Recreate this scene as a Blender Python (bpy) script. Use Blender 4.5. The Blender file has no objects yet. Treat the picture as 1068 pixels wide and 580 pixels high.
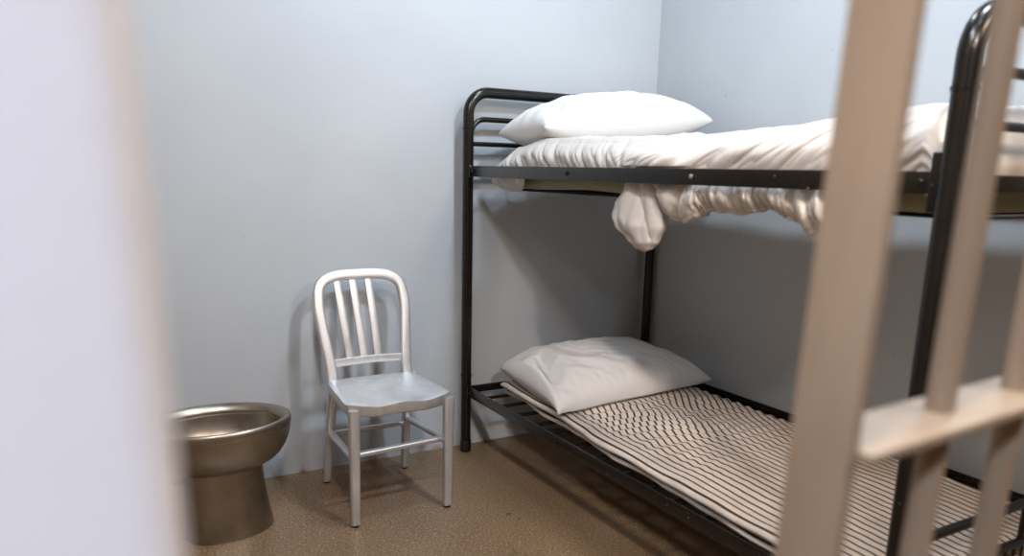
import bpy, bmesh, math, random
from mathutils import Vector, Matrix, noise
random.seed(7)
PI = math.pi
scene = bpy.context.scene
COL = scene.collection


# ------------------------------------------------------------------ helpers
def fbm(x, y, z=0.0, o=3):
    s, a, f = 0.0, 1.0, 1.0
    for _ in range(o):
        s += a * noise.noise(Vector((x * f, y * f, z * f + 3.7 * f)))
        a *= 0.5
        f *= 2.0
    return s


def ridge(x, y, z=0.0):
    n = 1 - abs(noise.noise(Vector((x, y, z)))) * 2.2
    return max(0.0, n) ** 2


def sstep(a, b, x):
    t = min(1, max(0, (x - a) / (b - a)))
    return t * t * (3 - 2 * t)


def lerp(a, b, t):
    return a + (b - a) * t


def interp(pts, x):
    if x <= pts[0][0]:
        return pts[0][1]
    for (x0, y0), (x1, y1) in zip(pts, pts[1:]):
        if x <= x1:
            t = (x - x0) / (x1 - x0)
            t = t * t * (3 - 2 * t)
            return y0 + (y1 - y0) * t
    return pts[-1][1]


def lin(h):
    r = []
    for k in (0, 2, 4):
        c = int(h[k:k + 2], 16) / 255
        r.append(c / 12.92 if c <= 0.04045 else ((c + 0.055) / 1.055) ** 2.4)
    return (*r, 1)


def link_obj(name, bm, mat, parent=None, smooth=True, angle=40):
    """bm holds world coordinates; the object gets its parent's origin"""
    me = bpy.data.meshes.new(name)
    if parent is not None:
        off = Vector(parent.location)
        p = parent.parent
        while p is not None:
            off += Vector(p.location)
            p = p.parent
        bmesh.ops.translate(bm, verts=bm.verts, vec=-off)
    bmesh.ops.recalc_face_normals(bm, faces=bm.faces)
    bm.to_mesh(me)
    bm.free()
    me.materials.append(mat)
    if me.uv_layers:
        me.uv_layers[0].name = 'UVMap'
    for p in me.polygons:
        p.use_smooth = smooth
    if smooth and angle:
        me.set_sharp_from_angle(angle=math.radians(angle))
    o = bpy.data.objects.new(name, me)
    COL.objects.link(o)
    if parent is not None:
        o.parent = parent
    return o


def thing(name, label, cat, loc=(0, 0, 0), group=None):
    o = bpy.data.objects.new(name, None)
    o.empty_display_size = 0.1
    o.location = loc
    COL.objects.link(o)
    o['label'] = label
    o['category'] = cat
    if group:
        o['group'] = group
    return o


def tag(o, label, cat, group=None):
    o['label'] = label
    o['category'] = cat
    if group:
        o['group'] = group
    return o


def structure(name, bm, mat):
    o = link_obj(name, bm, mat, smooth=False)
    o['kind'] = 'structure'
    return o


def add_box(bm, lo, hi, bevel=0.0, seg=2):
    lo, hi = Vector(lo), Vector(hi)
    r = bmesh.ops.create_cube(bm, size=1)
    vs = r['verts']
    for v in vs:
        v.co = Vector(((v.co.x + .5) * (hi.x - lo.x) + lo.x, (v.co.y + .5) * (hi.y - lo.y) + lo.y, (v.co.z + .5) * (hi.z - lo.z) + lo.z))
    if bevel:
        es = list({e for v in vs for e in v.link_edges})
        bmesh.ops.bevel(bm, geom=es, offset=bevel, segments=seg, affect='EDGES', profile=.5)
    return bm


def box(lo, hi, bevel=0.0, seg=2):
    return add_box(bmesh.new(), lo, hi, bevel, seg)


def fillet(pts, rad, n=8):
    """round the inner corners of a polyline"""
    pts = [Vector(p) for p in pts]
    out = [pts[0]]
    for i in range(1, len(pts) - 1):
        a, b, c = pts[i - 1], pts[i], pts[i + 1]
        r = rad[i - 1] if isinstance(rad, (list, tuple)) else rad
        da, dc = (a - b).normalized(), (c - b).normalized()
        ang = da.angle(dc)
        d = r / math.tan(ang / 2)
        ctr = b + (da + dc).normalized() * (r / math.sin(ang / 2))
        s, e = b + da * d - ctr, b + dc * d - ctr
        for k in range(n + 1):
            th = s.angle(e)
            t = k / n
            out.append(ctr + (s * math.sin((1 - t) * th) + e * math.sin(t * th)) / math.sin(th))
    out.append(pts[-1])
    return out


def sweep(bm, path, prof, up=Vector((0, 0, 1)), scale=None, cap=True):
    """sweep a closed 2-D profile along a path (parallel transport)"""
    path = [Vector(p) for p in path]
    n = len(path)
    tang = []
    for i in range(n):
        a = path[max(0, i - 1)]
        b = path[min(n - 1, i + 1)]
        tang.append((b - a).normalized())
    t0 = tang[0]
    side = t0.cross(up)
    if side.length < 1e-4:
        side = t0.cross(Vector((0, 1, 0)))
    side.normalize()
    rings = []
    for i in range(n):
        if i:
            q = tang[i - 1].rotation_difference(tang[i])
            side = (q @ side).normalized()
        nu = side.cross(tang[i]).normalized()
        sc = scale(i / (n - 1)) if scale else 1
        rings.append([bm.verts.new(path[i] + side * (p[0] * sc) + nu * (p[1] * sc)) for p in prof])
    m = len(prof)
    for a, b in zip(rings, rings[1:]):
        for k in range(m):
            bm.faces.new((a[k], a[(k + 1) % m], b[(k + 1) % m], b[k]))
    if cap:
        bm.faces.new(rings[0][::-1])
        bm.faces.new(rings[-1])
    return bm


def circle(r, n=16):
    return [(r * math.cos(2 * PI * k / n), r * math.sin(2 * PI * k / n)) for k in range(n)]


def rrect(w, h, r, n=4):
    """rounded rectangle profile w x h (full sizes)"""
    out = []
    for cx, cy, a0 in ((w / 2 - r, h / 2 - r, 0), (-w / 2 + r, h / 2 - r, PI / 2), (-w / 2 + r, -h / 2 + r, PI), (w / 2 - r, -h / 2 + r, 1.5 * PI)):
        for k in range(n + 1):
            a = a0 + PI / 2 * k / n
            out.append((cx + r * math.cos(a), cy + r * math.sin(a)))
    return out


def tube(path, r, n=16, **k):
    return sweep(bmesh.new(), path, circle(r, n), **k)


def grid(bm, nu, nv, fn, uvfn=None, close_u=False):
    vs = [[bm.verts.new(fn(i / nu, j / nv)) for j in range(nv + 1)] for i in range(nu if close_u else nu + 1)]
    uvl = bm.loops.layers.uv.verify() if uvfn else None
    N = len(vs)
    for i in range(nu):
        for j in range(nv):
            f = bm.faces.new((vs[i][j], vs[(i + 1) % N][j], vs[(i + 1) % N][j + 1], vs[i][j + 1]))
            if uvl:
                for lp, (a, b) in zip(f.loops, ((i, j), (i + 1, j), (i + 1, j + 1), (i, j + 1))):
                    lp[uvl].uv = uvfn(a / nu, b / nv)
    return vs


# ---------------------------------------------------------------- materials
def mat_new(name, color, rough=.5, metal=0.0, spec=.5):
    m = bpy.data.materials.new(name)
    m.use_nodes = True
    nt = m.node_tree
    b = nt.nodes['Principled BSDF']
    b.inputs['Base Color'].default_value = color
    b.inputs['Roughness'].default_value = rough
    b.inputs['Metallic'].default_value = metal
    b.inputs['Specular IOR Level'].default_value = spec
    return m, nt, b


def N(nt, t, **kw):
    n = nt.nodes.new(t)
    for k, v in kw.items():
        if k in n.inputs.keys():
            n.inputs[k].default_value = v
        else:
            setattr(n, k, v)
    return n


def noise_tex(nt, scale, detail=4, rough=.5, coord=None, stretch=None):
    tc = N(nt, 'ShaderNodeNewGeometry')
    src = tc.outputs['Position']
    if stretch:
        mp = N(nt, 'ShaderNodeMapping')
        mp.inputs['Scale'].default_value = stretch
        nt.links.new(src, mp.inputs['Vector'])
        src = mp.outputs['Vector']
    n = N(nt, 'ShaderNodeTexNoise')
    n.inputs['Scale'].default_value = scale
    n.inputs['Detail'].default_value = detail
    n.inputs['Roughness'].default_value = rough
    nt.links.new(src, n.inputs['Vector'])
    return n


def ramp(nt, src, stops):
    r = N(nt, 'ShaderNodeValToRGB')
    el = r.color_ramp.elements
    while len(el) > len(stops):
        el.remove(el[-1])
    while len(el) < len(stops):
        el.new(.5)
    for e, (p, c) in zip(el, stops):
        e.position = p
        e.color = c
    nt.links.new(src, r.inputs['Fac'])
    return r


def mixc(nt, fac, a, b, mode='MIX'):
    m = N(nt, 'ShaderNodeMix', data_type='RGBA', blend_type=mode)
    for sock, v in ((m.inputs[0], fac), (m.inputs[6], a), (m.inputs[7], b)):
        if hasattr(v, 'is_linked') or isinstance(v, bpy.types.NodeSocket):
            nt.links.new(v, sock)
        else:
            sock.default_value = v
    return m.outputs[2]


def bump(nt, b, src, strength=.2, dist=.002):
    bp = N(nt, 'ShaderNodeBump')
    bp.inputs['Strength'].default_value = strength
    bp.inputs['Distance'].default_value = dist
    nt.links.new(src, bp.inputs['Height'])
    nt.links.new(bp.outputs['Normal'], b.inputs['Normal'])


def g(v):
    return (v, v, v, 1)


def make_wall(name, c1, c2):
    m, nt, b = mat_new(name, c1, .45, 0, .4)
    n = noise_tex(nt, 1.6, 4, .55)
    r = ramp(nt, n.outputs['Fac'], [(.35, c1), (.7, c2)])
    # scattered scuffs and chips
    n2 = noise_tex(nt, 55, 2, .4)
    r2 = ramp(nt, n2.outputs['Fac'], [(.77, g(0)), (.79, g(1))])
    c = mixc(nt, r2.outputs['Color'], r.outputs['Color'], (c1[0] * .72, c1[1] * .72, c1[2] * .74, 1))
    # rust spots where wall meets floor
    geo = N(nt, 'ShaderNodeNewGeometry')
    sp = N(nt, 'ShaderNodeSeparateXYZ')
    nt.links.new(geo.outputs['Position'], sp.inputs[0])
    mr = N(nt, 'ShaderNodeMapRange')
    mr.inputs['From Min'].default_value = 0.004
    mr.inputs['From Max'].default_value = 0.05
    mr.inputs['To Min'].default_value = 1
    mr.inputs['To Max'].default_value = 0
    nt.links.new(sp.outputs['Z'], mr.inputs['Value'])
    n3 = noise_tex(nt, 9, 3, .6)
    r3 = ramp(nt, n3.outputs['Fac'], [(.56, g(0)), (.70, g(1))])
    mu = N(nt, 'ShaderNodeMath', operation='MULTIPLY')
    nt.links.new(mr.outputs['Result'], mu.inputs[0])
    nt.links.new(r3.outputs['Color'], mu.inputs[1])
    c = mixc(nt, mu.outputs[0], c, lin('9a5a34'))
    nt.links.new(c, b.inputs['Base Color'])
    n4 = noise_tex(nt, 60, 3, .6)
    bump(nt, b, n4.outputs['Fac'], .12, .002)
    return m


M = {}
M['wall'] = make_wall('pale_blue_paint', lin('b9bfc4'), lin('c1c6ca'))
M['pier'] = make_wall('lavender_paint', lin('cdcdd3'), lin('d3d3d8'))
M['ceiling'] = mat_new('ceiling_paint', lin('a39682'), .8)[0]  # tan tint chosen to warm the bounced light
M['corridor'] = mat_new('tan_bounce_paint', lin('a08c78'), .7)[0]  # tan for unseen walls, chosen so their bounce fills warm


def make_floor():
    m, nt, b = mat_new('terrazzo_floor', lin('8a7458'), .32, 0, .5)
    big = noise_tex(nt, 2.3, 5, .6)
    r = ramp(nt, big.outputs['Fac'], [(.3, lin('72593f')), (.55, lin('846950')), (.75, lin('93795c'))])
    fine = noise_tex(nt, 120, 3, .75)
    r2 = ramp(nt, fine.outputs['Fac'], [(.36, lin('41311f')), (.5, lin('6c5841')), (.62, lin('b39d80'))])
    c = mixc(nt, .45, r.outputs['Color'], r2.outputs['Color'])
    # pale aggregate chips
    geo = N(nt, 'ShaderNodeNewGeometry')
    v = N(nt, 'ShaderNodeTexVoronoi')
    v.inputs['Scale'].default_value = 75
    nt.links.new(geo.outputs['Position'], v.inputs['Vector'])
    r3 = ramp(nt, v.outputs['Distance'], [(.10, g(1)), (.2, g(0))])
    sepc = N(nt, 'ShaderNodeSeparateColor')
    nt.links.new(v.outputs['Color'], sepc.inputs[0])
    gt = N(nt, 'ShaderNodeMath', operation='GREATER_THAN')
    gt.inputs[1].default_value = .86
    nt.links.new(sepc.outputs[0], gt.inputs[0])
    mu = N(nt, 'ShaderNodeMath', operation='MULTIPLY')
    nt.links.new(gt.outputs[0], mu.inputs[0])
    nt.links.new(r3.outputs['Color'], mu.inputs[1])
    c = mixc(nt, mu.outputs[0], c, lin('c9bba2'))
    nt.links.new(c, b.inputs['Base Color'])
    rr = ramp(nt, big.outputs['Fac'], [(.3, g(.26)), (.7, g(.42))])
    nt.links.new(rr.outputs['Color'], b.inputs['Roughness'])
    bump(nt, b, fine.outputs['Fac'], .05, .001)
    return m


M['floor'] = make_floor()


def make_black():
    m, nt, b = mat_new('black_metal', lin('0f0c0a'), .24, .0, .45)
    n = noise_tex(nt, 45, 3, .6)
    r = ramp(nt, n.outputs['Fac'], [(.3, lin('0f0d0b')), (.66, lin('181512')), (.76, lin('2e2721'))])
    # paint chips
    n2 = noise_tex(nt, 95, 1, .4)
    r2 = ramp(nt, n2.outputs['Fac'], [(.775, g(0)), (.80, g(1))])
    c = mixc(nt, r2.outputs['Color'], r.outputs['Color'], lin('8d8377'))
    nt.links.new(c, b.inputs['Base Color'])
    bump(nt, b, n.outputs['Fac'], .06, .001)
    return m


M['black'] = make_black()
M['deck'] = mat_new('dull_black_metal', lin('0d0b09'), .6, 0, .2)[0]
M['rubber'] = mat_new('black_rubber', lin('151413'), .35)[0]
M['bolt'] = mat_new('zinc_bolt', lin('9c968c'), .35, .8)[0]


def make_alu():
    m, nt, b = mat_new('brushed_aluminium', lin('c4c5c6'), .42, .7)
    n = noise_tex(nt, 30, 4, .6, stretch=(1, 1, .25))
    r = ramp(nt, n.outputs['Fac'], [(.3, lin('cbccce')), (.7, lin('dedfe0'))])
    nt.links.new(r.outputs['Color'], b.inputs['Base Color'])
    r2 = ramp(nt, n.outputs['Fac'], [(.3, g(.36)), (.7, g(.50))])
    nt.links.new(r2.outputs['Color'], b.inputs['Roughness'])
    return m


M['alu'] = make_alu()


def make_steel():
    m, nt, b = mat_new('stainless_steel', lin('8f887e'), .3, 1)
    n = noise_tex(nt, 7, 5, .62)
    r = ramp(nt, n.outputs['Fac'], [(.3, lin('8e867b')), (.5, lin('a0998f')), (.75, lin('aca59b'))])
    nt.links.new(r.outputs['Color'], b.inputs['Base Color'])
    n2 = noise_tex(nt, 22, 3, .6)
    r2 = ramp(nt, n2.outputs['Fac'], [(.3, g(.30)), (.7, g(.40))])
    nt.links.new(r2.outputs['Color'], b.inputs['Roughness'])
    return m


M['steel'] = make_steel()


def make_gate():
    m, nt, b = mat_new('grey_gate_paint', lin('93877c'), .5, .0)
    n = noise_tex(nt, 9, 4, .6, stretch=(1, 1, .35))
    r = ramp(nt, n.outputs['Fac'], [(.35, lin('8d7c6b')), (.6, lin('998876')), (.70, lin('a08a72')), (.76, lin('95694a'))])
    nt.links.new(r.outputs['Color'], b.inputs['Base Color'])
    bump(nt, b, n.outputs['Fac'], .1, .002)
    return m


M['gate'] = make_gate()


def make_cloth(name, c, rough=.85, thin=0.0):
    m, nt, b = mat_new(name, c, rough, 0, .25)
    n = noise_tex(nt, 45, 4, .6)
    bump(nt, b, n.outputs['Fac'], .22, .004)
    if thin:
        tr = N(nt, 'ShaderNodeBsdfTranslucent')
        tr.inputs['Color'].default_value = c
        mx = N(nt, 'ShaderNodeMixShader')
        mx.inputs[0].default_value = thin
        nt.links.new(b.outputs[0], mx.inputs[1])
        nt.links.new(tr.outputs[0], mx.inputs[2])
        nt.links.new(mx.outputs[0], nt.nodes['Material Output'].inputs['Surface'])
    return m


M['sheet'] = make_cloth('white_cotton_sheet', lin('d8d3cd'), thin=.22)
M['pillow'] = make_cloth('white_pillowcase', lin('dedddb'))
M['ticking'] = make_cloth('olive_mattress_ticking', lin('8f8c74'))


def make_stripes():
    m, nt, b = mat_new('striped_ticking', lin('d6cabb'), .9, 0, .2)
    uv = N(nt, 'ShaderNodeUVMap')
    uv.uv_map = 'UVMap'
    sp = N(nt, 'ShaderNodeSeparateXYZ')
    nt.links.new(uv.outputs['UV'], sp.inputs[0])
    u = sp.outputs['X']

    def math_(op, a, bb=None):
        n = N(nt, 'ShaderNodeMath', operation=op)
        for i, v in enumerate((a, bb)):
            if v is None:
                continue
            if isinstance(v, (int, float)):
                n.inputs[i].default_value = v
            else:
                nt.links.new(v, n.inputs[i])
        return n.outputs[0]
    f = math_('FRACT', math_('DIVIDE', u, .0300))
    d = math_('ABSOLUTE', math_('SUBTRACT', f, .5))
    mr = N(nt, 'ShaderNodeMapRange')
    mr.inputs['From Min'].default_value = .115
    mr.inputs['From Max'].default_value = .155
    mr.inputs['To Min'].default_value = 1
    mr.inputs['To Max'].default_value = 0
    nt.links.new(d, mr.inputs['Value'])
    s1 = math_('MULTIPLY', mr.outputs['Result'], math_('GREATER_THAN', u, .034))
    # a lone line close to the hem
    s2 = math_('LESS_THAN', math_('ABSOLUTE', math_('SUBTRACT', u, .012)), .0035)
    s = math_('MAXIMUM', s1, s2)
    n = noise_tex(nt, 14, 4, .6)
    r = ramp(nt, n.outputs['Fac'], [(.3, lin('c8bfb4')), (.7, lin('d8d0c6'))])
    c = mixc(nt, s, r.outputs['Color'], lin('46382f'))
    nt.links.new(c, b.inputs['Base Color'])
    n2 = noise_tex(nt, 60, 2, .5)
    bump(nt, b, n2.outputs['Fac'], .15, .003)
    return m


M['stripes'] = make_stripes()

# ------------------------------------------------------------------ setting
YB, XR, XL, YF = .073, 1.005, -1.62, -2.44
CEIL = 3.0
structure('floor', box((-4.1, -5.2, -.1), (2.4, YB + .15, 0)), M['floor'])
structure('wall_back', box((XL - .15, YB, 0), (XR + .15, YB + .12, CEIL)), M['wall'])
structure('wall_right', box((XR, -2.62, 0), (XR + .15, YB, CEIL)), M['wall'])
structure('wall_left', box((XL - .15, YF, 0), (XL, YB, CEIL)), M['corridor'])  # out of view; tan instead of the cell paint, for warmer bounce
bmp = box((-4.1, -2.60, 0), (-1.383, YF, CEIL), .012, 3)
for v in bmp.verts:
    if v.co.x > -1.5:
        v.co.x -= .020 * (v.co.z - 1.15)      # the jamb is a little out of plumb
structure('wall_front', bmp, M['pier'])
structure('ceiling', box((-4.1, -5.2, CEIL), (2.4, YB + .15, CEIL + .1)), M['ceiling'])
structure('wall_corridor', box((-4.1, -5.2, 0), (2.4, -5.1, CEIL)), M['corridor'])
structure('wall_far_left', box((-4.1, -5.1, 0), (-4.0, -2.6, CEIL)), M['corridor'])
structure('wall_far_right', box((2.3, -5.1, 0), (2.4, -2.62, CEIL)), M['corridor'])
structure('wall_side', box((XR + .15, -2.74, 0), (2.4, -2.62, CEIL)), M['wall'])

# ----------------------------------------------------------------- bunk bed
W_, L_, H_ = .965, 1.98, 1.495
RP = .0215
bed = thing('bunk_bed', 'black tubular metal bunk bed against the right hand wall', 'bunk bed', (0, 0, 0))
ZU, ZL = 1.210, .295


def end_frame(name, y):
    pts = fillet([(0, y, 0.02), (0, y, H_), (W_, y, H_), (W_, y, .02)], .085, 10)
    # extra straight samples keep the parallel transport clean
    fr = link_obj(name, tube(pts, RP, 20), M['black'], bed)
    for x in (0, W_):
        for zc in (1.355, .34):
            link_obj('sleeve', tube([(x, y, zc - .004), (x, y, zc + .004)], RP + .0022, 20), M['black'], fr)
        link_obj('foot_cap', tube([(x, y, 0), (x, y, .006), (x, y, .045), (x, y, .05)], RP + .0025, 20,
                                  scale=lambda t: .9 if t < .01 or t > .99 else 1), M['rubber'], bed)
    return fr


end_frame('head_frame', 0.0)
end_frame('foot_frame', -L_)
for y in (0, -L_):
    nm = 'head_bar' if y == 0 else 'foot_bar'
    p = fillet([(.012, y, 1.325), (.012, y, 1.392), (W_ - .012, y, 1.392), (W_ - .012, y, 1.325)], .06, 8)
    link_obj(nm, tube(p, .0105, 12), M['black'], bed)
    link_obj(nm, tube([(.01, y, 1.296), (W_ - .01, y, 1.296)], .0095, 12), M['black'], bed)
# bars and pickets at the foot of the lower bunk
for z in (.462, .362):
    link_obj('foot_bar', tube([(.01, -L_, z), (W_ - .01, -L_, z)], .011, 12), M['black'], bed)
link_obj('picket', tube([(.482, -L_, .362), (.482, -L_, .462)], .007, 10), M['black'], bed)
for k in range(19):
    x = .30 + .0365 * k - .02
    if x < W_ - .03:
        link_obj('picket', tube([(x, -L_, .27), (x, -L_, .362)], .0035, 8), M['black'], bed)


def side_rail(x, zt, sgn):
    bm = bmesh.new()
    fl = .04 if zt < 1 else .0065
    y0, y1 = -RP * .6, -L_ + RP * .6
    add_box(bm, (x - .004 if sgn > 0 else x - .006, y1, zt - .042), (x + .006 if sgn > 0 else x + .004, y0, zt), .002, 2)
    add_box(bm, (min(x, x + sgn * fl), y1 + .03, zt - .042), (max(x, x + sgn * fl), y0 - .03, zt - .036), .0015, 1)
    r = link_obj('side_rail', bm, M['black'], bed)
    for yy in (-.055, -.72, -1.30, -L_ + .055):
        b2 = tube([(x - sgn * .004, yy, zt - .02), (x - sgn * .008, yy, zt - .02), (x - sgn * .0105, yy, zt - .02)], .007, 10,
                  scale=lambda t: .6 if t > .9 else 1)
        link_obj('bolt', b2, M['bolt'] if yy == -1.30 and zt > 1 else M['black'], r)
    return r


for zt in (ZU, ZL):
    side_rail(0.0, zt, 1)
    side_rail(W_, zt, -1)
    for y in (0, -L_):
        link_obj('end_rail', box((.01, y - .005, zt - .036), (W_ - .01, y + .005, zt - .004), .002), M['black'], bed)
# rail hooks at the foot posts
for x in (0, W_):
    for zt in (ZU, ZL):
        link_obj('bracket', box((x - .012, -L_ + .018, zt - .075), (x + .012, -L_ + .036, zt + .035), .003), M['black'], bed)
        link_obj('bracket', box((x - .009, -.032, zt - .046), (x + .009, -.016, zt + .004), .003), M['black'], bed)
# decks: flat cross slats with link wires
for zt, zs in ((ZU, 1.119), (ZL, .256)):
    n = 15
    for k in range(n):
        y = -.09 - k * (L_ - .16) / (n - 1)
        if zt > 1:
            link_obj('deck_wire', tube([(.16, y, zs), (W_ - .10, y, zs)], .0025, 8), M['deck'], bed)
        else:
            link_obj('slat', box((.006, y - .013, zs - .003), (W_ - .006, y + .013, zs + .003), .001, 1), M['deck'], bed)
    if zt < 1:
        for k in range(7):
            x = .07 + k * (W_ - .14) / 6
            bmw = bmesh.new()
            yy = [-.03 - i * (L_ - .06) / 60 for i in range(61)]
            sweep(bmw, [(x, a, zs - .0055 + .0018 * math.sin(i * 2.1)) for i, a in enumerate(yy)], circle(.0022, 6))
            link_obj('deck_wire', bmw, M['deck'], bed)

for x in (.16, W_ - .10):
    p = fillet([(x, -.004, ZU - .012), (x, -.05, 1.122), (x, -L_ + .05, 1.122), (x, -L_ + .004, ZU - .012)], .03, 4)
    link_obj('deck_rod', tube(p, .005, 10), M['deck'], bed)

# ------------------------------------------------------ lower mattress (pad)
PX0, PX1, PY0, PY1 = .075, .845, -.085, -1.93


def edge_x(y):           # front edge wanders along the rail
    return interp([(-1.93, .026), (-1.5, .042), (-1.2, .055), (-.95, .067), (-.5, .098), (-.085, .125)], y) + .004 * math.sin(y * 9)


def pad_z(x, y):
    wave = .010 * fbm(x * 3.0, y * 3.2, 1.0, 2)
    fade = sstep(-1.45, -.75, y)
    puck = .0062 * math.sin(2 * PI * (y + .03 * noise.noise(Vector((x * 4, y * 4, 5)))) / .058 + 4.5 * noise.noise(Vector((x * 5, y * 2, 2)))) * (.10 + .90 * fade)
    puck *= (.25 + 1.1 * max(0, .5 + noise.noise(Vector((x * 5, y * 5, 9))))) * sstep(.02, .16, x - edge_x(y))
    return wave + puck


def pad_layer(z0, z1, inset, wob, seed, nu=64, nv=190, amp=1.0):
    """closed quilt: rounded edges all round, stripe distance kept in the UVs"""
    bm = bmesh.new()
    uvl = bm.loops.layers.uv.verify()
    prof = []            # (inset from the edge, height 0..1) going bottom -> round the front -> top -> back -> bottom
    th = z1 - z0
    r = th / 2
    rows = []
    for j in range(nv + 1):
        y = lerp(PY0 - inset * .4, PY1 + inset * .2, j / nv)
        endf = min(1, math.sqrt(max(0, min(j, nv - j) / 3.0)))
        xa = edge_x(y) + inset + wob * fbm(y * 5, seed, 0, 2)
        xb = PX1 - inset * .2
        row = []
        for i in range(-5, nu + 6):
            if i < 0:
                a = -PI / 2 * (-i / 5)
                px = xa + r * (1 - math.cos(a))
                s = math.sin(a)
                uu = .0 + (i) * .002 - .003
            elif i > nu:
                a = -PI / 2 * ((i - nu) / 5)
                px = xb - r * (1 - math.cos(a))
                s = math.sin(a)
                uu = (xb - xa) + .1
            else:
                t = i / nu
                px = lerp(xa, xb, t)
                d = min(px - xa, xb - px)
                s = 1.0 if d > r else math.sqrt(max(0, 1 - (1 - d / r) ** 2))
                uu = px - xa
            zc = (z0 + z1) / 2
            z = zc + s * r * (endf if s > 0 else 1)
            lift = pad_z(px, y) * amp
            sag = .010 * (fbm(y * 4.2, seed + 4, 0, 2) + .6) * (1 - sstep(xa, xa + .12, px))
            row.append((bm.verts.new((px, y, z + lift * (1 if s > 0 else .4) + sag)), uu + (.0028 * math.sin(2 * PI * y / .046 + 5 * noise.noise(Vector((px * 6, y * 3, 2)))) * (.5 + noise.noise(Vector((px * 4, y * 6, 8)))) * 1.3 * sstep(-1.5, -.8, y) + .004 * fbm(px * 4, y * 4, 3, 2)) * sstep(.03, .14, uu)))
        rows.append(row)
    m = len(rows[0])
    for a, b in zip(rows, rows[1:]):
        for k in range(m):
            k2 = (k + 1) % m
            f = bm.faces.new((a[k][0], a[k2][0], b[k2][0], b[k][0]))
            us = (a[k], a[k2], b[k2], b[k])
            for lp, q in zip(f.loops, us):
                lp[uvl].uv = (q[1] if k2 else .04, q[0].co.y)
    bm.faces.new([q[0] for q in rows[0]][::-1])
    bm.faces.new([q[0] for q in rows[-1]])
    return bm


pad = thing('mattress_pad', 'thin cream mattress pad with dark stripes on the lower bunk', 'mattress', (.5, -1.0, .27))
link_obj('top_layer', pad_layer(.289, .319, 0, .004, 1.0), M['stripes'], pad, angle=0)
link_obj('under_layer', pad_layer(.264, .287, .014, .008, 7.0, 40, 90, .55), M['stripes'], pad, angle=0)


def crease(p, q, seed, f=1.0):
    """sharp cloth creases: narrow ridges across p, long along q"""
    n = noise.noise(Vector((p * f, q * f * .22, seed)))
    m = noise.noise(Vector((p * f * 2.1 + 5, q * f * .5, seed + 3)))
    a = max(0.0, 1 - abs(n) * 3.2) ** 1.4
    b = max(0.0, 1 - abs(m) * 3.0) ** 1.4
    return a * .7 + b * .35 - .25


# ------------------------------------------------------------------- pillows
def pillow_bm(c, T, seed, seam_drop=.35, nu=72, nv=56, wr=.006, bow=.05, lift=None, sharp=.62, floor_fn=None, open_end=0):
    """c: four corners FL, FR, BR, BL of the seam line; plump cloth both sides"""
    FL, FR, BR, BL = [Vector(p) for p in c]
    bm = bmesh.new()

    def pt(u, v, side):
        uu, vv = 2 * u - 1, 2 * v - 1
        # edges bow inwards between the pointed corners
        bu = uu * (1 - bow * (1 - vv * vv) * abs(uu) ** 3)
        bv = vv * (1 - bow * 1.2 * (1 - uu * uu) * abs(vv) ** 3)
        a, b = (bu + 1) / 2, (bv + 1) / 2
        p = (FL * (1 - a) + FR * a) * (1 - b) + (BL * (1 - a) + BR * a) * b
        ku = 1 - open_end * abs(uu) ** 4 if (uu < 0 and open_end) else 1 - abs(uu) ** 2.6
        k = max(0, ku * (1 - abs(vv) ** 2.6)) ** sharp
        h = T * k
        x, y = p.x, p.y
        w = wr * .8 * crease(x * .8 + y, y - x * .5, seed, 12) * k ** .3 + wr * (fbm(x * 9, y * 9, seed, 3) * .7 + (ridge(x * 9 + y * 13, (y - x) * 5, seed + 2) - .4) * .8) * (k ** .4)
        # gathers that run in from the corners and short ends
        gath = wr * .45 * math.sin(vv * 17 + 3 * noise.noise(Vector((x * 6, y * 6, seed)))) * sstep(.55, 1, abs(uu)) * (1 - abs(uu)) * 6 * (1 - abs(vv) ** 3)
        z = (h + w + gath) if side > 0 else -h * seam_drop
        q = p + Vector((0, 0, z))
        if lift:
            q = lift(q, uu, vv, side)
        if floor_fn:
            q.z = max(q.z, floor_fn(q.x, q.y) + .0025)
        return q
    top = grid(bm, nu, nv, lambda u, v: pt(u, v, 1))
    bot = grid(bm, nu, nv, lambda u, v: pt(u, v, -1))
    for i in range(nu + 1):
        for j in range(nv + 1):
            if i in (0, nu) or j in (0, nv):
                m = (top[i][j].co + bot[i][j].co) / 2
                top[i][j].co = m
                bot[i][j].co = m
    bmesh.ops.remove_doubles(bm, verts=bm.verts, dist=.0004)
    return bm


def low_lift(q, uu, vv, side):
    # open end of the case on the left: pushed in, with a folded lip
    if side > 0:
        e = sstep(-.55, -.98, uu)
        q.z -= .046 * math.exp(-((uu + .80 - .12 * vv) / .07) ** 2) * math.exp(-((vv + .15) / .45) ** 2)
        q.z += .014 * math.exp(-((uu + .64) / .12) ** 2) * (1 - vv * vv)
        q.z += .012 * math.exp(-((uu + .97) / .05) ** 2) * (1 - vv * vv)
        # puckers along the front seam
        q.z += .0013 * math.sin(uu * 62 + 2 * noise.noise(Vector((q.x * 9, 0, 3)))) * sstep(.6, .85, -vv) * sstep(1.0, .9, -vv)
    return q


pl = link_obj('pillow', pillow_bm([(.060, -.625, .340), (.905, -.540, .346), (.81, -.07, .388), (.105, -.10, .380)], .130, 3.0,
                                  .30, lift=low_lift, wr=.0085, sharp=.47, open_end=.86, floor_fn=lambda x, y: (.322 + pad_z(x, y) if x < PX1 + .004 else .30) + .016 * (1 - sstep(0, .12, x - edge_x(y)))), M['pillow'], angle=0)
tag(pl, 'white pillow with a dented end on the striped lower bunk', 'pillow')

# ----------------------------------------------- upper mattress, sheet, pillow


def top_z(y):
    return interp([(-1.95, 1.335), (-1.85, 1.336), (-1.66, 1.322), (-1.49, 1.306), (-1.15, 1.296), (-.8, 1.300), (-.44, 1.306), (-.25, 1.280), (-.15, 1.245)], y)


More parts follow.
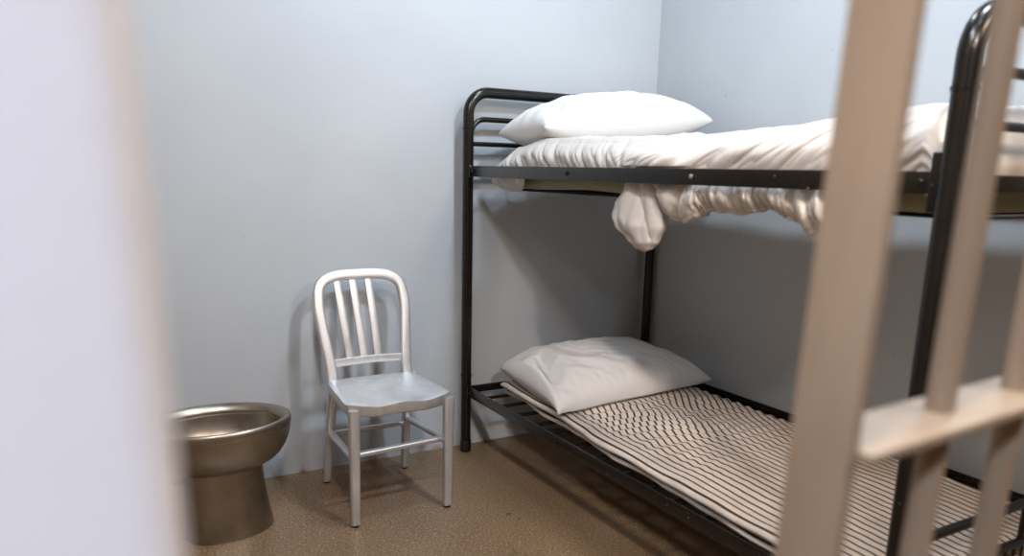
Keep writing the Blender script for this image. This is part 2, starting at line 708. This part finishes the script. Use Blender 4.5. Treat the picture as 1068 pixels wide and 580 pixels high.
def mattress_bm():
    bm = bmesh.new()
    n = 60

    def sec(y):
        e = min(1, min(-.175 - y, y + 1.905) / .03)
        e = math.sqrt(max(.02, e))
        zb = lerp(1.19, 1.131, e) + .004 * math.sin(y * 8)
        zt = lerp(1.19, top_z(y) - .030, e)
        return [Vector((q[0] + .463, y, q[1] + (zb + zt) / 2)) for q in rrect(.68, zt - zb, min(.03, (zt - zb) / 2.2), 4)]
    rings = []
    for i in range(n + 1):
        y = lerp(-.178, -1.900, i / n)
        rings.append([bm.verts.new(p) for p in sec(y)])
    m = len(rings[0])
    for a, b in zip(rings, rings[1:]):
        for k in range(m):
            bm.faces.new((a[k], a[(k + 1) % m], b[(k + 1) % m], b[k]))
    bm.faces.new(rings[0])
    bm.faces.new(rings[-1][::-1])
    return bm


um = link_obj('mattress', mattress_bm(), M['ticking'])
tag(um, 'olive mattress under the white sheet on the top bunk, underside showing', 'mattress')


def wrinkle(y, z, amp=1.0):
    # folds fall to the right at the head end and climb to the right further along
    t = sstep(-.85, -1.05, y)
    w1 = crease(y - z * .8, y * .8 + z, 1.3, 13)
    w2 = crease(y + z * 1.3, z - y * .9, 6.1, 11)
    w = lerp(w1, w2, t)
    broad = fbm(y * 6, z * 6, 2.2, 2)
    return amp * (.0165 * w + .009 * broad)


def sheet_top(x, y):
    t = min(1, max(0, (x - .093) / .807))
    z = top_z(y) + .003 + (.012 * math.sin(PI * min(1, t * 1.05)) + .010 * fbm(x * 6, y * 6, 3, 3) * sstep(0, .12, t)
                           + .012 * (ridge(x * 7 + y * 4, y * 6 - x * 3, 2.0) - .4) * sstep(0, .12, t))
    if t > .9:
        z -= .11 * ((t - .9) / .1) ** 2
    return z


def sheet_bm():
    """one cloth: tucked edge, front face, top, rear face; head and foot ends closed over"""
    bm = bmesh.new()
    NV, NF, NT = 420, 64, 40

    def pt(i, j):
        y = lerp(-.135, -1.930, j / NV)
        zt = top_z(y) + .003
        over = .030 * math.exp(-((y + 1.10) / .16) ** 2)      # slack belly that spills on the rail
        low = lerp(1.168, 1.116, sstep(-.36, -.27, y))
        e = min(1, min(-.135 - y, y + 1.930) / .035)
        ee = math.sqrt(max(0.0, e))
        if i <= NF:
            s = i / NF
            z = lerp(low, zt, s)
            round_ = .045 * max(0, (s - .55) / .45) ** 2.2 + .045 * max(0, (.22 - s) / .22) ** 2 * sstep(-.4, -.25, y)
            bulge = -.020 * math.sin(PI * min(1, s * 1.15)) - over * math.sin(PI * min(1, s * 1.3)) * (1 if z > 1.19 else .2)
            x = .048 + round_ + bulge
            wv = wrinkle(y, z)
            kk = math.sin(PI * min(1, max(0.05, s * 1.02))) ** .5
            x += wv * kk
            z += wv * .45 * kk * sstep(.5, 1, s)
            if z < ZU + .004:
                x = max(x, .016)
            x = max(x, -.035)
            y += .35 * wv * kk
        else:
            t = (i - NF) / NT
            x = lerp(.093, .90, t)
            z = sheet_top(x, y)
        # close the ends downwards
        zc = 1.175
        z = lerp(zc, z, ee) if z > zc else lerp(zc - .03, z, max(ee, .35))
        return (x, y, z)
    vs = [[bm.verts.new(pt(i, j)) for j in range(NV + 1)] for i in range(NF + NT + 1)]
    for i in range(NF + NT):
        for j in range(NV):
            bm.faces.new((vs[i][j], vs[i + 1][j], vs[i + 1][j + 1], vs[i][j + 1]))
    return bm


sheet = link_obj('bed_sheet', sheet_bm(), M['sheet'], angle=0)
sol = sheet.modifiers.new('thickness', 'SOLIDIFY')
sol.thickness = .002
sol.offset = -1
tag(sheet, 'crumpled white sheet over the top bunk with folds hanging below the rail', 'sheet')


def pouch_bm():
    """the bunched corner that drops through behind the rail"""
    bm = bmesh.new()
    nu, nv = 160, 60
    L = [(.972, -1.045), (.982, -1.012), (1.005, -.985), (1.04, -.930), (1.068, -.908), (1.10, -.918), (1.15, -.955), (1.195, -.980)]
    Rr = [(.972, -1.058), (.982, -1.085), (1.005, -1.108), (1.05, -1.128), (1.08, -1.128), (1.10, -1.122), (1.15, -1.110), (1.195, -1.095)]
    D = [(.972, .004), (.982, .02), (1.0, .032), (1.05, .046), (1.10, .042), (1.195, .028)]

    def pt(u, v):
        z = lerp(1.195, .972, v)
        yl, yr, d = interp(L, z), interp(Rr, z), interp(D, z)
        yc, hw = (yl + yr) / 2, abs(yl - yr) / 2
        a = 2 * PI * u
        ca, sa = math.cos(a), math.sin(a)
        # pleats: narrow creases running down, a few opening out at the hem
        ph = a * 2.5 + 2.6 * (z - 1.0) / .2 + .7 * noise.noise(Vector((ca, sa, z * 2.5)))
        pl_ = abs(math.sin(ph)) ** .75 - .6
        p2 = abs(math.sin(a * 5.5 - z * 11 + 1.2 * noise.noise(Vector((ca * 1.5, sa * 1.5, z * 4))))) - .6
        k = sstep(.972, 1.02, z)
        fold = 1 + k * (.42 * pl_ + .12 * p2)
        return Vector((max(.009, .060 - d * sa * fold) if z > 1.165 else .060 - d * sa * fold, yc + hw * ca * (1 + .22 * (fold - 1)),
                       z + .004 * noise.noise(Vector((ca * 2, sa * 2, z * 6))) * k))
    vs = grid(bm, nu, nv, pt, close_u=True)
    bm.faces.new([vs[i][nv] for i in range(nu)])
    return bm


def swag_bm():
    """the longer gathered fold further along the rail, hem curled under"""
    bm = bmesh.new()
    nu, nv = 260, 56
    low = [(-1.80, 1.128), (-1.72, 1.110), (-1.68, 1.085), (-1.655, 1.068), (-1.635, 1.066), (-1.60, 1.088), (-1.55, 1.112), (-1.50, 1.116),
           (-1.44, 1.102), (-1.38, 1.100), (-1.32, 1.104), (-1.27, 1.082), (-1.225, 1.066), (-1.18, 1.068), (-1.145, 1.086), (-1.120, 1.15)]

    def pt(u, v):
        y = lerp(-1.122, -1.80, u)
        zl = interp(low, y) + .006 * math.sin(y * 90) * sstep(-1.3, -1.4, y) * .6
        ztop = 1.196
        if v < .66:
            t = v / .66
            z = lerp(ztop, zl + .010, t)
            x = .056 - .034 * math.sin(PI * min(1, t * .95)) - .004 * t
        elif v < .82:
            t = (v - .66) / .16
            z = zl + .010 - .010 * math.sin(PI * t)
            x = lerp(.050, .074, (1 - math.cos(PI * t)) / 2)
        else:
            t = (v - .82) / .18
            z = lerp(zl + .010, ztop - .01, t)
            x = .075 + .012 * t
        # folds fan from the first knot, then slant up along the rail
        sl = interp([(-1.75, -1.1), (-1.56, -.6), (-1.46, .1), (-1.34, .25), (-1.28, 1.3), (-1.12, 1.5)], y)
        fr = interp([(-1.60, 8), (-1.50, 15), (-1.34, 15), (-1.26, 7)], y)
        w = .017 * crease(y + z * sl, z * .5 - y * .2, 7.7, fr) + .003 * crease(y - z * .5, z, 2.4, 30)
        w += .009 * math.sin(y * 21 + z * 24 * sl)
        k = math.sin(PI * min(1, max(0, v + .06)) * .82)
        x -= w * k * (1 if v < .8 else .3)
        return Vector((max(x, .010), y, z))
    grid(bm, nu, nv, pt)
    return bm


for fn in (pouch_bm, swag_bm):
    d = link_obj('hanging_fold', fn(), M['sheet'], sheet, angle=0)
    s = d.modifiers.new('thickness', 'SOLIDIFY')
    s.thickness = .0018
    s.offset = 1


def up_lift(q, uu, vv, side):
    if side > 0:
        q.z -= .036 * math.exp(-((uu + .66 - .15 * vv) / .075) ** 2) * math.exp(-((vv + .35) / .45) ** 2)
    return q


pu = link_obj('pillow', pillow_bm([(.070, -.46, 1.345), (.90, -.43, 1.408), (.86, -.04, 1.400), (.085, -.08, 1.335)], .128, 11.0,
                                  .72, lift=up_lift, wr=.0085, sharp=.5, floor_fn=sheet_top), M['pillow'], angle=0)
tag(pu, 'plump white pillow on the crumpled sheet of the top bunk', 'pillow')

# --------------------------------------------------------------------- chair
chair = thing('dining_chair', 'brushed aluminium chair with slatted back standing by the wall', 'chair', (-.475, -.28, 0))
CX = -.478


def back_y(z):
    return lerp(-.152, -.042, (z - .42) / (.80 - .42))


def back_pt(s, z):
    """s = -1..1 across, tapers to the seat"""
    hw = lerp(.144, .166, sstep(.44, .70, z))
    return Vector((CX + (0.004 if s > 0 else 0) + s * hw, back_y(z), z))


# arched frame, flat oval tube
ps = [back_pt(-1, z) for z in (.415, .47, .53, .60, .66)] + []
left = [back_pt(-1, z) for z in (.405, .46, .52, .58, .64, .69)]
right = [back_pt(1, z) for z in (.69, .64, .58, .52, .46, .405)]
arc = []
for k in range(1, 24):
    a = PI - PI * k / 24
    # squarish arch
    ca, sa = math.cos(a), math.sin(a)
    sx = math.copysign(abs(ca) ** .54, ca)
    z = .69 + .112 * abs(sa) ** .54
    arc.append(Vector((CX + .002 + sx * .166, back_y(z), z)))
link_obj('back_frame', sweep(bmesh.new(), left + arc + right, rrect(.040, .024, .0095, 4), up=Vector((0, 1, 0))), M['alu'], chair)
for f0, f1 in ((-.52, -.40), (-.17, -.08), (.20, .24)):
    p = [Vector((CX + lerp(f1, f0, t) * .171, back_y(z) - .004 * math.sin(PI * t) + .002, z)) for t, z in [(k / 8, lerp(.492, .798, k / 8)) for k in range(9)]]
    link_obj('back_slat', sweep(bmesh.new(), p, rrect(.029, .009, .004, 2), up=Vector((0, 1, 0))), M['alu'], chair)
p = [Vector((CX + lerp(-.150, .154, k / 10), back_y(.486) + .004 * math.sin(PI * k / 10), .486 + .004 * math.sin(PI * k / 10))) for k in range(11)]
link_obj('back_rail', sweep(bmesh.new(), p, rrect(.010, .030, .004, 2), up=Vector((0, 0, 1))), M['alu'], chair)


def seat_bm():
    bm = bmesh.new()
    nu, nv = 48, 44
    ZS = .432

    def out(u, v):
        s = 2 * u - 1
        hw = lerp(.193, .166, v ** .9)
        # rounded plan corners
        rnd = (abs(s) ** 6)
        y = lerp(-.493 + .016 * s * s + .020 * rnd, -.135 + .0 - .018 * rnd - .01 * s * s, v)
        x = CX + s * hw * (1 - .03 * (abs(2 * v - 1) ** 8))
        return x, y, s

    def top(u, v):
        x, y, s = out(u, v)
        dish = -.014 * (1 - s * s) * math.sin(PI * min(1, max(0, .15 + .85 * v))) ** 1.0
        # saddle: two thigh hollows with a centre ridge at the front edge
        front = (1 - v) ** 3
        sad = front * (-.011 * (math.exp(-((abs(s) - .45) / .26) ** 2)) + .003 * math.exp(-(s / .2) ** 2))
        e = min(min(u, 1 - u) * nu, min(v, 1 - v) * nv)
        rl = {0: -.006, 1: -.0022}.get(int(e + .001), 0)
        return Vector((x, y, ZS + dish + sad + rl))
    tv = grid(bm, nu, nv, top)
    ring = [tv[i][0] for i in range(nu + 1)] + [tv[nu][j] for j in range(1, nv + 1)] + [tv[i][nv] for i in range(nu - 1, -1, -1)] + [tv[0][j] for j in range(nv - 1, 0, -1)]
    c = Vector((CX, -.31, 0))
    prev = ring
    for dz, k in ((-.006, 1.010), (-.016, 1.010), (-.042, .997), (-.047, .975)):
        cur = []
        for v in ring:
            q = c + (v.co - c) * k
            zb = .432 + dz + (v.co.z - .426) * (.6 if dz > -.02 else .3)
            cur.append(bm.verts.new((q.x, q.y, zb)))
        for i in range(len(ring)):
            j = (i + 1) % len(ring)
            bm.faces.new((prev[i], prev[j], cur[j], cur[i]))
        prev = cur
    bm.faces.new(prev)
    return bm


link_obj('seat', seat_bm(), M['alu'], chair, angle=55)


def leg(top, bot, mid=None, w0=.039, w1=.029):
    top, bot = Vector(top), Vector(bot)
    pts = []
    for k in range(13):
        t = k / 12
        q = top.lerp(bot, t)
        if mid:
            q = q + Vector(mid) * math.sin(PI * t)
        pts.append(q)
    return sweep(bmesh.new(), pts, rrect(w0, w0 * .85, .011, 4), up=Vector((0, 1, 0)), scale=lambda t: lerp(1, w1 / w0, t))


FEET = {'fl': ((-.645, -.462, .405), (-.655, -.486, .008)), 'fr': ((-.297, -.458, .405), (-.311, -.481, .008)),
        'bl': ((-.617, -.155, .425), (-.632, -.070, .008)), 'br': ((-.318, -.155, .425), (-.309, -.066, .008))}
for k, (a, b) in FEET.items():
    lg = link_obj('leg', leg(a, b, None if k[0] == 'f' else (0, .012, 0)), M['alu'], chair)
    bx, by, _ = b
    link_obj('glide', tube([(bx, by, 0), (bx, by, .003), (bx, by, .011), (bx, by, .013)], .0125, 14, scale=lambda t: .85 if t < .05 else 1), M['rubber'], lg)


def on_leg(k, z):
    a, b = Vector(FEET[k][0]), Vector(FEET[k][1])
    t = (a.z - z) / (a.z - b.z)
    return a.lerp(b, t) + (Vector((0, .012, 0)) * math.sin(PI * t) if k[0] == 'b' else Vector())


RR = rrect(.024, .019, .007, 3)
for a, b, z0, z1 in (('fl', 'bl', .235, .215), ('fr', 'br', .245, .225)):
    link_obj('stretcher', sweep(bmesh.new(), [on_leg(a, z0), on_leg(b, z1)], RR), M['alu'], chair)
sl, sr = on_leg('fl', .235).lerp(on_leg('bl', .215), .12), on_leg('fr', .245).lerp(on_leg('br', .225), .12)
link_obj('stretcher', sweep(bmesh.new(), [sl, sr], RR), M['alu'], chair)
link_obj('stretcher', sweep(bmesh.new(), [on_leg('bl', .205), on_leg('br', .205)], RR), M['alu'], chair)

# -------------------------------------------------------------------- toilet
TC = Vector((-1.052, -.295, 0))
toilet = thing('toilet', 'stainless steel toilet bowl on a flared pedestal by the back wall', 'toilet', (TC.x, TC.y, 0))


def lathe_ellipse(prof, rx, ry, c, n=72):
    bm = bmesh.new()
    rings = []
    for r, z in prof:
        if r == 0:
            rings.append([bm.verts.new((c.x, c.y, z))])
        else:
            rings.append([bm.verts.new((c.x + r * rx * math.cos(2 * PI * k / n), c.y + r * ry * math.sin(2 * PI * k / n), z)) for k in range(n)])
    for a, b in zip(rings, rings[1:]):
        if len(a) == 1 or len(b) == 1:
            s, o = (a, b) if len(a) == 1 else (b, a)
            for k in range(n):
                bm.faces.new((s[0], o[k], o[(k + 1) % n]))
        else:
            for k in range(n):
                bm.faces.new((a[k], a[(k + 1) % n], b[(k + 1) % n], b[k]))
    return bm


TRX, TRY, RZ = .236, .172, .385
outer = [(.46, .225), (.56, .226), (.66, .231), (.76, .243), (.85, .262), (.925, .289), (.975, .320), (1.0, .352)]
bowl = [(0, .150), (.25, .152), (.45, .17), (.62, .205), (.74, .25), (.80, .30), (.825, .335), (.835, .352), (.845, .357)]
bb = lathe_ellipse(outer + [(1.0, .362), (.97, .366), (.9, .366), (.852, .358), (.845, .350), (.835, .335), (.80, .305), (.73, .277), (.60, .256), (.40, .243), (.2, .239), (0, .238)], TRX, TRY, TC)
bw = link_obj('bowl', bb, M['steel'], toilet, angle=60)
rim_prof = [(.985, .350), (1.0, .356), (1.008, .366), (1.004, .377), (.99, .384), (.968, .387), (.945, .386), (.90, .378), (.865, .369), (.852, .364), (.848, .358), (.852, .353)]
link_obj('rim', lathe_ellipse(rim_prof, TRX, TRY, TC), M['steel'], toilet, angle=60)
link_obj('water', lathe_ellipse([(0, .250), (.3, .250), (.50, .250)], TRX, TRY, TC, 48), mat_new('still_water', (.35, .36, .36, 1), .05)[0], toilet)


def pedestal_bm():
    bm = bmesh.new()
    lv = [(.0, 1.0), (.004, 1.005), (.02, .995), (.06, .94), (.11, .89), (.16, .855), (.20, .835), (.235, .83)]
    n = 64
    rings = []
    for z, k in lv:
        ring = []
        for i in range(n):
            a = 2 * PI * i / n
            ca, sa = math.cos(a), math.sin(a)
            ex = .72 if ca < 0 else .95            # squarer towards the rear
            rx = .158 if ca > 0 else .128
            x = -1.045 + math.copysign(abs(ca) ** ex, ca) * rx * (k if ca > 0 else lerp(k, 1, .85))
            y = -.288 + math.copysign(abs(sa) ** ex, sa) * .122 * k
            ring.append(bm.verts.new((x, y, z)))
        rings.append(ring)
    for a, b in zip(rings, rings[1:]):
        for k in range(n):
            bm.faces.new((a[k], a[(k + 1) % n], b[(k + 1) % n], b[k]))
    bm.faces.new(rings[0][::-1])
    bm.faces.new(rings[-1])
    return bm


link_obj('pedestal', pedestal_bm(), M['steel'], toilet, angle=50)
link_obj('trapway', box((XL + .005, -.335, .0), (-1.14, -.235, .20), .02, 3), M['steel'], toilet)

# ----------------------------------------------------------------- cell gate
GX, GY, GZ = -.949, -2.485, 1.122
LEAN, AJAR = .043, math.radians(3.8)


def lean(bm):
    """local gate frame (x along the gate) to the world: slightly sagged and slightly ajar"""
    for v in bm.verts:
        v.co.x += LEAN * (v.co.z - GZ)
    bmesh.ops.rotate(bm, verts=bm.verts, cent=(0, 0, 0), matrix=Matrix.Rotation(AJAR, 3, 'Z'))
    bmesh.ops.translate(bm, verts=bm.verts, vec=(GX, GY, 0))
    return bm


gate = thing('cell_gate', 'grey barred steel cell gate in front of the bunk bed', 'gate', (GX, GY, 0))
ZB, ZT, XE = 0.0, 2.35, 1.84
for x in (0, XE):
    link_obj('stile', lean(box((x, -.0235, ZB), (x + .011, .0255, ZT), .0015)), M['gate'], gate)
for z in (ZB + .02, 1.001, ZT - .012):
    link_obj('cross_bar', lean(box((.011, -.0340, z), (XE, .0285, z + .008), .0012)), M['gate'], gate)
x = .160
while x < XE - .05:
    link_obj('bar', lean(tube([(x, 0, ZB + .022), (x, 0, ZT - .005)], .0115, 20)), M['gate'], gate)
    x += .130

# -------------------------------------------------------------------- lights


def area(name, loc, target, size, power, col, size_y=None, spread=None):
    l = bpy.data.lights.new(name, 'AREA')
    l.shape = 'RECTANGLE' if size_y else 'DISK'
    l.size = size
    if size_y:
        l.size_y = size_y
    l.energy = power
    l.color = col
    if spread:
        l.spread = math.radians(spread)
    o = bpy.data.objects.new(name, l)
    o.location = loc
    d = Vector(target) - Vector(loc)
    o.rotation_euler = d.to_track_quat('-Z', 'Y').to_euler()
    COL.objects.link(o)
    return o


COOL, BLUE, WARM = (.73, .89, 1.0), (.60, .77, 1.0), (1, .74, .52)
area('ceiling_lamp', (.05, -.90, 2.95), (.05, -.90, 0), .18, 23, (.80, .91, 1.0))
area('cell_spot', (.15, -2.05, 2.75), (-.40, -.1, .6), .20, 39, (.72, .85, 1.0))
area('front_spot', (-1.15, -2.10, 2.7), (.1, -.2, .5), .18, 22, BLUE)
area('pier_fill', (-2.20, -3.70, 2.7), (-1.75, -2.6, 1.1), .30, 19, (.82, .88, 1.0), spread=75)  # added fill, aimed at the pier alone to brighten it
area('lower_bunk_fill', (-1.10, -4.20, 2.65), (.42, -.55, .38), .20, 2.2, (1, .88, .79), spread=23)  # added narrow warm beam to brighten the lower pillow and pad
area('stile_fill', (-1.13, -2.55, 2.45), (-.95, -2.48, 1.1), .18, 31, (1, .75, .54))  # added warm fill for the gate stile, no fixture here
area('cross_bar_fill', (-.50, -2.62, 2.95), (-.65, -2.52, 1.0), .15, 3, COOL, spread=70)  # added cool fill for the top faces of the cross bar
area('corridor_warm_lamp', (.6, -3.7, 2.6), (.4, -1.2, .5), .5, 42, WARM)
w = bpy.data.worlds.new('World')
scene.world = w
w.use_nodes = True
w.node_tree.nodes['Background'].inputs[0].default_value = (1, .9, .8, 1)
w.node_tree.nodes['Background'].inputs[1].default_value = .05

# -------------------------------------------------------------------- camera
f_, yaw, pitch, roll = 796.97, -.5222, -.22, .0225
cy, sy, cp, sp_ = math.cos(yaw), math.sin(yaw), math.cos(pitch), math.sin(pitch)
wv = Vector((-sy * cp, cy * cp, sp_))
rv = Vector((cy, sy, 0))
uv_ = rv.cross(wv)
c, s = math.cos(roll), math.sin(roll)
r2, u2 = rv * c + uv_ * s, -rv * s + uv_ * c
cam = bpy.data.cameras.new('Camera')
cam.sensor_width = 36
cam.lens = f_ / 1068 * 36
cam.shift_y = (356.62 - 290) / 1068
cam.clip_start = .02
cam.dof.use_dof = True
cam.dof.focus_distance = 3.0
cam.dof.aperture_fstop = 2.5
co = bpy.data.objects.new('Camera', cam)
co.matrix_world = Matrix(((r2.x, u2.x, -wv.x, -1.4031), (r2.y, u2.y, -wv.y, -2.8229), (r2.z, u2.z, -wv.z, 1.1937), (0, 0, 0, 1)))
COL.objects.link(co)
scene.camera = co
vs_ = scene.view_settings
vs_.view_transform = 'Standard'
vs_.look = 'None'
vs_.gamma = 1
vs_.use_curve_mapping = False
vs_.exposure = -0.3
